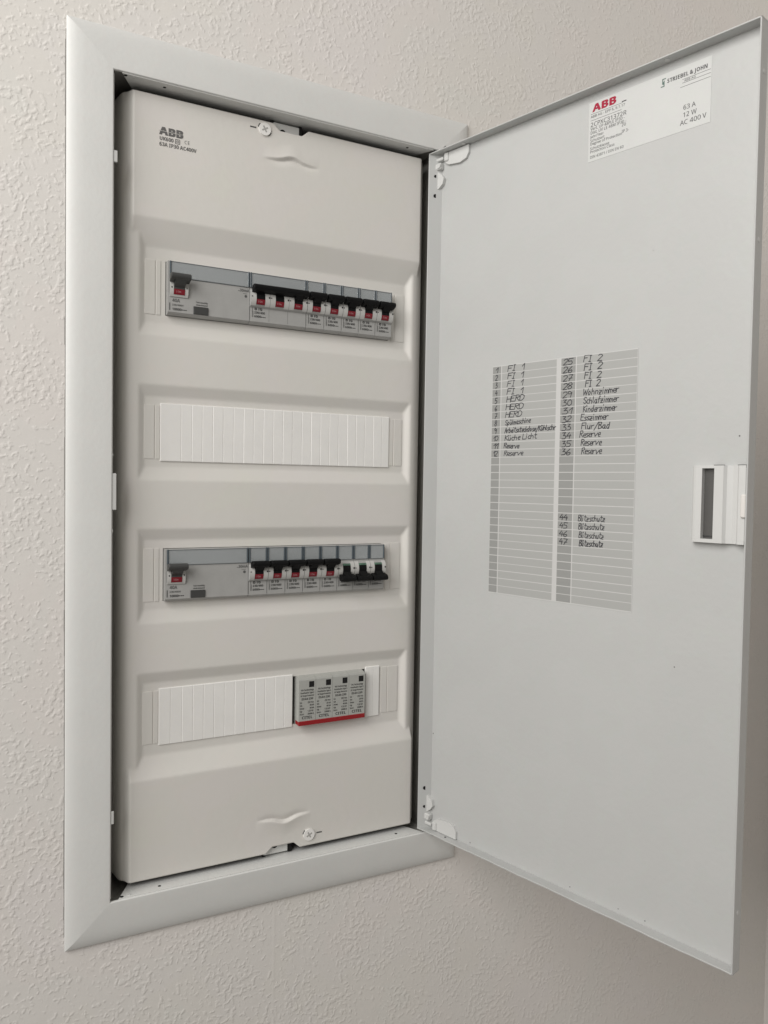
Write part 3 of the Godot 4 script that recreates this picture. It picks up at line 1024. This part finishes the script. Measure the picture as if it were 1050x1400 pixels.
func build_devices():
	var g := "narrow single-pole breakers in the two breaker rows"
	# upper breaker row
	residual("grey residual current breaker with red flag, left end of the upper breaker row", -103.6, 70.2, ROWS[0])
	breaker("wide triple-pole breaker with one long black bar across three red flags", -33.3, 52.4, ROWS[0], 3, true, "")
	var where := ["switched-on breaker in the upper row, directly right of the long-bar triple breaker", "switched-on breaker in the upper row, second after the long-bar triple breaker", "switched-on breaker in the upper row, middle one of its five single breakers",
		"switched-on breaker in the upper row, last but one before its right end", "switched-on breaker at the right end of the upper breaker row"]
	var x := 19.2
	for i in 5:
		breaker(where[i], x, 17.45, ROWS[0], 1, true, g)
		x += 17.45
	# lower breaker row
	residual("grey residual current breaker with red flag, left end of the lower breaker row", -104.2, 72.0, ROWS[2])
	where = ["switched-on breaker in the lower row, directly right of the residual current breaker", "second switched-on breaker right of the residual current breaker in the lower row", "middle one of the five switched-on breakers in the lower row",
		"fourth switched-on breaker right of the residual current breaker in the lower row", "last switched-on breaker in the lower row, beside the switched-off ones",
		"switched-off breaker with lowered toggle, first right of the switched-on ones", "middle one of the three switched-off breakers in the lower row", "switched-off breaker at the right end of the lower breaker row"]
	x = -32.0
	for i in 8:
		var w := 17.05 if i < 5 else 16.5
		breaker(where[i], x, w, ROWS[2], 1, i < 5, g)
		x += w
	# surge protector
	var p := thing("surge_protector", "grey four-module surge protector with a red strip along its lower edge", "surge protector", Vector3(16.4, ROWS[3] - 23.4, -17))
	var W := 67.4
	var st := start()
	prism(st, PackedVector2Array([Vector2(-1, -25), Vector2(8.0, -25), Vector2(8.0, 0), Vector2(8.2, 0.3), Vector2(46.4, 0.3), Vector2(46.4, -25)]), 0, 0, W)
	obj("base", st, M.spd, p)
	for i in 4:
		var m0 := W / 4 * i + 0.12
		var m1 := W / 4 * (i + 1) - 0.12
		st = start()
		prism(st, PackedVector2Array([Vector2(1.6, -10), Vector2(1.6, 10.4), Vector2(2.0, 11), Vector2(43.0, 11), Vector2(44.4, 10.2), Vector2(46.0, 3.0), Vector2(46.0, -10)]), 0, m0, m1)
		var mod := obj("module", st, M.spd, p)
		st = start()
		box(st, Vector3(m1 - 6.6, 36.2, 10.9), Vector3(m1 - 1.6, 41.6, 11.08), 0.03)
		var win := obj("indicator_window", st, M.hole, mod)
		st = start()
		letters(st, "VG-Technology", 1.45, Vector3((m0 + m1) / 2, 33.9, 11.12), bold, true, 0.86)
		letters(st, "Parafoudre Type 2", 1.45, Vector3((m0 + m1) / 2, 31.3, 11.12), bold, true, 0.76)
		letters(st, "AC Surge Protector", 1.45, Vector3((m0 + m1) / 2, 28.7, 11.12), bold, true, 0.72)
		letters(st, "DS44-230", 1.9, Vector3((m0 + m1) / 2, 25.7, 11.12), bold, true, 1.0)
		var lines := [["Uc", "255 Vac"], ["Un", "20 kA"], ["Imax", "40 kA"], ["Up", "1.25 kV"], ["Isccr", "25000 A"]]
		for k in 5:
			letters(st, lines[k][0], 1.5, Vector3(m0 + 1.0, 22.4 - k * 2.65, 11.12), bold, false, 0.85)
			letters(st, lines[k][1], 1.5, Vector3(m1 - 1.2 - lines[k][1].length() * 0.95, 22.4 - k * 2.65, 11.12), bold, false, 0.80)
		letters(st, "CITEL", 2.5, Vector3((m0 + m1) / 2, 8.5, 11.12), bold, true, 1.15)
		obj("lettering", st, M.ink, mod)
	st = start()
	box(st, Vector3(0.1, 1.4, 3.0), Vector3(W - 0.1, 5.4, 11.7), 0.3)
	obj("red_strip", st, M.redstrip, p)


# =============================================================== papers on the door
func on_door(u: float, v: float, w: float) -> Transform3D:
	var b := Basis(Vector3.UP, -(deg_to_rad(180) - deg_to_rad(104.507)))
	return Transform3D(b, (Vector3(150.0, -0.08, -2.07) + b * Vector3(u, v, w)) * S)


func build_papers():
	# the circuit directory: a printed sheet with handwriting
	var k := 6.0
	var W := 143.6
	var H := 203.2
	var im := Image.create(int(W * k), int(H * k), false, Image.FORMAT_RGB8)
	im.fill(Color(0.565, 0.57, 0.56).linear_to_srgb())
	var cell := Color(0.40, 0.402, 0.392).linear_to_srgb()
	var num := Color(0.30, 0.302, 0.294).linear_to_srgb()
	var pitch := H / 30.0
	for r in 30:
		for c in [[0.3, 9.7, num], [10.6, 69.0, cell], [73.6, 87.6, num], [88.5, 143.2, cell]]:
			im.fill_rect(Rect2i(int(c[0] * k), int((r * pitch + 0.35) * k), int((c[1] - c[0]) * k), int((pitch - 0.55) * k)), c[2])
	var left := ["FI@1", "FI@1", "FI@1", "FI@1", "HERD", "HERD", "HERD", "Spylmaschine", "Arbeitssteckdose/Kyhlschr", "Kyche Licht", "Reserve", "Reserve"]
	var wide := [18, 17.5, 17.5, 17.5, 19.5, 19.5, 18.5, 28, 54.5, 35, 17, 21.5]
	for r in 12:
		var y := (r + 0.86) * pitch
		write(im, k, str(r + 1), (3.2 if r < 9 else 2.2), y, (2.6 if r < 9 else 5.4), 4.6)
		write(im, k, left[r], 17.0 - r * 0.22 + rng.randf_range(-0.4, 0.4), y - 0.3, wide[r], 4.9 if r < 7 else 4.3)
	var right := ["FI@2", "FI@2", "FI@2", "FI@2", "Wohnzimmer", "Schlafzimmer", "Kinderzimmer", "Esszimmer", "Flur/Bad", "Reserve", "Reserve", "Reserve"]
	wide = [17.5, 17, 16, 14, 33, 32.5, 31, 25.5, 26.5, 19.5, 19.5, 19]
	var from := [95.0, 95.6, 96.0, 97.0, 95.0, 95.6, 95.6, 93.6, 94.4, 93.0, 94.2, 95.0]
	for r in 12:
		var y := (r + 0.88) * pitch
		write(im, k, str(r + 25), 75.4, y, 9.2, 4.9)
		write(im, k, right[r], from[r], y - 0.6, wide[r], 5.0)
	for r in 4:
		var y := (r + 19.86) * pitch
		write(im, k, str(r + 44), 75.0, y, 8.2, 4.6)
		write(im, k, "Blitzschutz", 93.4 + r * 0.5, y + 0.2, 25.5 - r, 4.7)
	var m := mat(Color.WHITE, 0.55, "printed directory sheet")
	m.albedo_texture = ImageTexture.create_from_image(im)
	m.texture_repeat = false
	var st := start()
	var n := Vector3.BACK
	var pts := [Vector3(0, 0, 0), Vector3(W, 0, 0), Vector3(W, H, 0), Vector3(0, H, 0)]
	var uvs := [Vector2(0, 1), Vector2(1, 1), Vector2(1, 0), Vector2(0, 0)]
	var order := [0, 1, 2, 0, 2, 3]
	if Plane(pts[0], pts[1], pts[2]).normal.dot(n) < 0: order = [0, 2, 1, 0, 3, 2]
	for i in order:
		st.set_normal(n)
		st.set_uv(uvs[i])
		st.add_vertex((pts[i] + Vector3(0, 0, 0.32)) * S)
	var t := thing("circuit_directory", "grey two-column list with handwritten circuit names stuck inside the open door", "label sheet", Vector3.ZERO)
	t.transform = on_door(76.2, 16.1 - H / 2, 0.0)
	obj("printed_face", st, m, t)
	st = start()
	box(st, Vector3(-0.1, -0.6, 0.02), Vector3(W + 0.1, H + 0.3, 0.26), 0.05)
	obj("sheet", st, M.paper, t)

	# the maker's label, top of the door
	t = thing("rating_label", "white printed rating sticker with red logo near the top of the open door", "sticker", Vector3.ZERO)
	t.transform = on_door(171.0, 273.0, 0.0)
	st = start()
	box(st, Vector3(-0.3, -0.8, 0.02), Vector3(100.4, 46.0, 0.2), 0.04)
	obj("paper", st, M.paper, t)
	st = start()
	for o in [Vector2(0, 0), Vector2(0.3, 0.2), Vector2(-0.3, -0.2)]: letters(st, "ABB", 5.6, Vector3(3.0 + o.x, 41.0 + o.y, 0.3 + o.x * 0.05), bold, false, 1.42)
	obj("red_logo", st, M.redink, t)
	st = start()
	var z := 0.3
	var lines := [["ABB AG - EPP 6, 6.1.17", 34.6, 1.9, 1.15], ["2CPXC31372R", 28.2, 3.2, 1.15], ["Vert. UP 48PLE IP30 -", 24.9, 2.2, 1.05], ["Dist. UV LE 48M IP30 -", 21.9, 2.2, 1.05], ["Jahr/Year", 18.8, 2.0, 1.05], ["Schutzart", 15.7, 2.0, 1.1], ["Degree of Protection", 13.1, 2.0, 1.1],
		["Schutzklasse", 9.4, 2.0, 1.1], ["Protection Class", 6.8, 2.0, 1.1], ["DIN 43871 / DIN EN 60", 2.6, 2.0, 1.05]]
	for l in lines: letters(st, l[0], l[2], Vector3(1.4, l[1], z), plain, false, l[3])
	letters(st, "20", 2.2, Vector3(29.6, 19.4, z), plain)
	letters(st, "IP 3-", 2.2, Vector3(29.6, 14.4, z), plain)
	letters(st, "63 A", 3.2, Vector3(79.6, 15.8, z), plain, false, 1.1)
	letters(st, "12 W", 3.2, Vector3(79.6, 10.4, z), plain, false, 1.05)
	letters(st, "AC 400 V", 3.2, Vector3(77.6, 5.1, z), plain, false, 1.12)
	letters(st, "STRIEBEL & JOHN", 2.9, Vector3(66.6, 39.7, z), bold, false, 0.93)
	for q in [[1.4, 30.0, 36.6], [1.4, 29.0, 31.6], [78.5, 99.8, 36.5], [78.5, 99.8, 33.9], [77.0, 99.8, 31.2]]:
		box(st, Vector3(q[0], q[2], 0.1), Vector3(q[1], q[2] + 0.22, z), 0.02)
	box(st, Vector3(29.2, 37.2, 0.1), Vector3(33.0, 38.0, z), 0.02)
	letters(st, "ABB AG", 1.4, Vector3(80.0, 35.3, z), plain, false, 1.3)
	obj("lettering", st, mat(Color(0.06, 0.06, 0.062), 0.6, "label print"), t)
	# two hooked strokes of the second maker's sign
	st = start()
	for i in 2:
		var o := Vector2(61.6 + i * 1.0, 36.6 + i * 1.5)
		box(st, Vector3(o.x + (0.0 if i else 2.2), o.y + 0.4, 0.1), Vector3(o.x + (0.7 if i else 2.9), o.y + 4.4, z), 0.02)
		box(st, Vector3(o.x, o.y + (3.8 if i else 0.0), 0.1), Vector3(o.x + 2.9, o.y + (4.5 if i else 0.7), z), 0.02)
	box(st, Vector3(63.3, 38.2, 0.1), Vector3(63.8, 40.2, z), 0.02)
	obj("green_logo", st, M.greenink, t)


# handwriting: strokes of a simple letter shape drawn with a round pen; x, y in millimetres from the sheet's upper left, y is the writing line
func write(im: Image, k: float, text: String, x: float, y: float, width: float, cap: float):
	var total := 0.0
	for c in text: total += advance(c)
	var sx := width / total
	var sy := cap / 7.0
	var ink := Color(0.035, 0.035, 0.04).linear_to_srgb()
	var pen := rng.randf_range(1.75, 2.15)
	var at := x
	var tilt := rng.randf_range(-0.03, 0.05)
	for c in text:
		if handwriting.has(c):
			var wob := rng.randf_range(-0.25, 0.25)
			for stroke in handwriting[c].split(" "):
				var last := Vector2.ZERO
				for i in range(0, stroke.length(), 2):
					var g := Vector2(float(stroke[i]), float(stroke[i + 1]) - 2.0) + Vector2(rng.randf_range(-0.2, 0.2), rng.randf_range(-0.25, 0.25))
					var p := Vector2(at + (g.x + g.y * 0.14) * sx, y - (g.y + wob) * sy - (at - x) * tilt) * k
					if i > 0:
						var d := last.distance_to(p)
						var n := int(ceil(d / 0.8))
						for q in n + 1: dab(im, last.lerp(p, q / float(maxi(n, 1))), pen, ink)
					last = p
		at += advance(c) * sx


func advance(c: String) -> float:
	if c == " ": return 3.0
	if c == "@": return 5.0
	if c == "W": return 6.6
	if c == "m": return 5.2
	if c in "il1": return 2.4
	if c in "sretfkc": return 3.8
	if c == "I": return 3.4
	return 4.7


func dab(im: Image, p: Vector2, r: float, ink: Color):
	for y in range(int(p.y - r - 1), int(p.y + r + 2)):
		for x in range(int(p.x - r - 1), int(p.x + r + 2)):
			if x < 0 or y < 0 or x >= im.get_width() or y >= im.get_height(): continue
			var a := clampf(r - Vector2(x + 0.5, y + 0.5).distance_to(p) + 0.5, 0.0, 1.0)
			if a > 0.0:
				var c := im.get_pixel(x, y)
				var to := c.lerp(ink, a)
				if to.r < c.r: im.set_pixel(x, y, to)
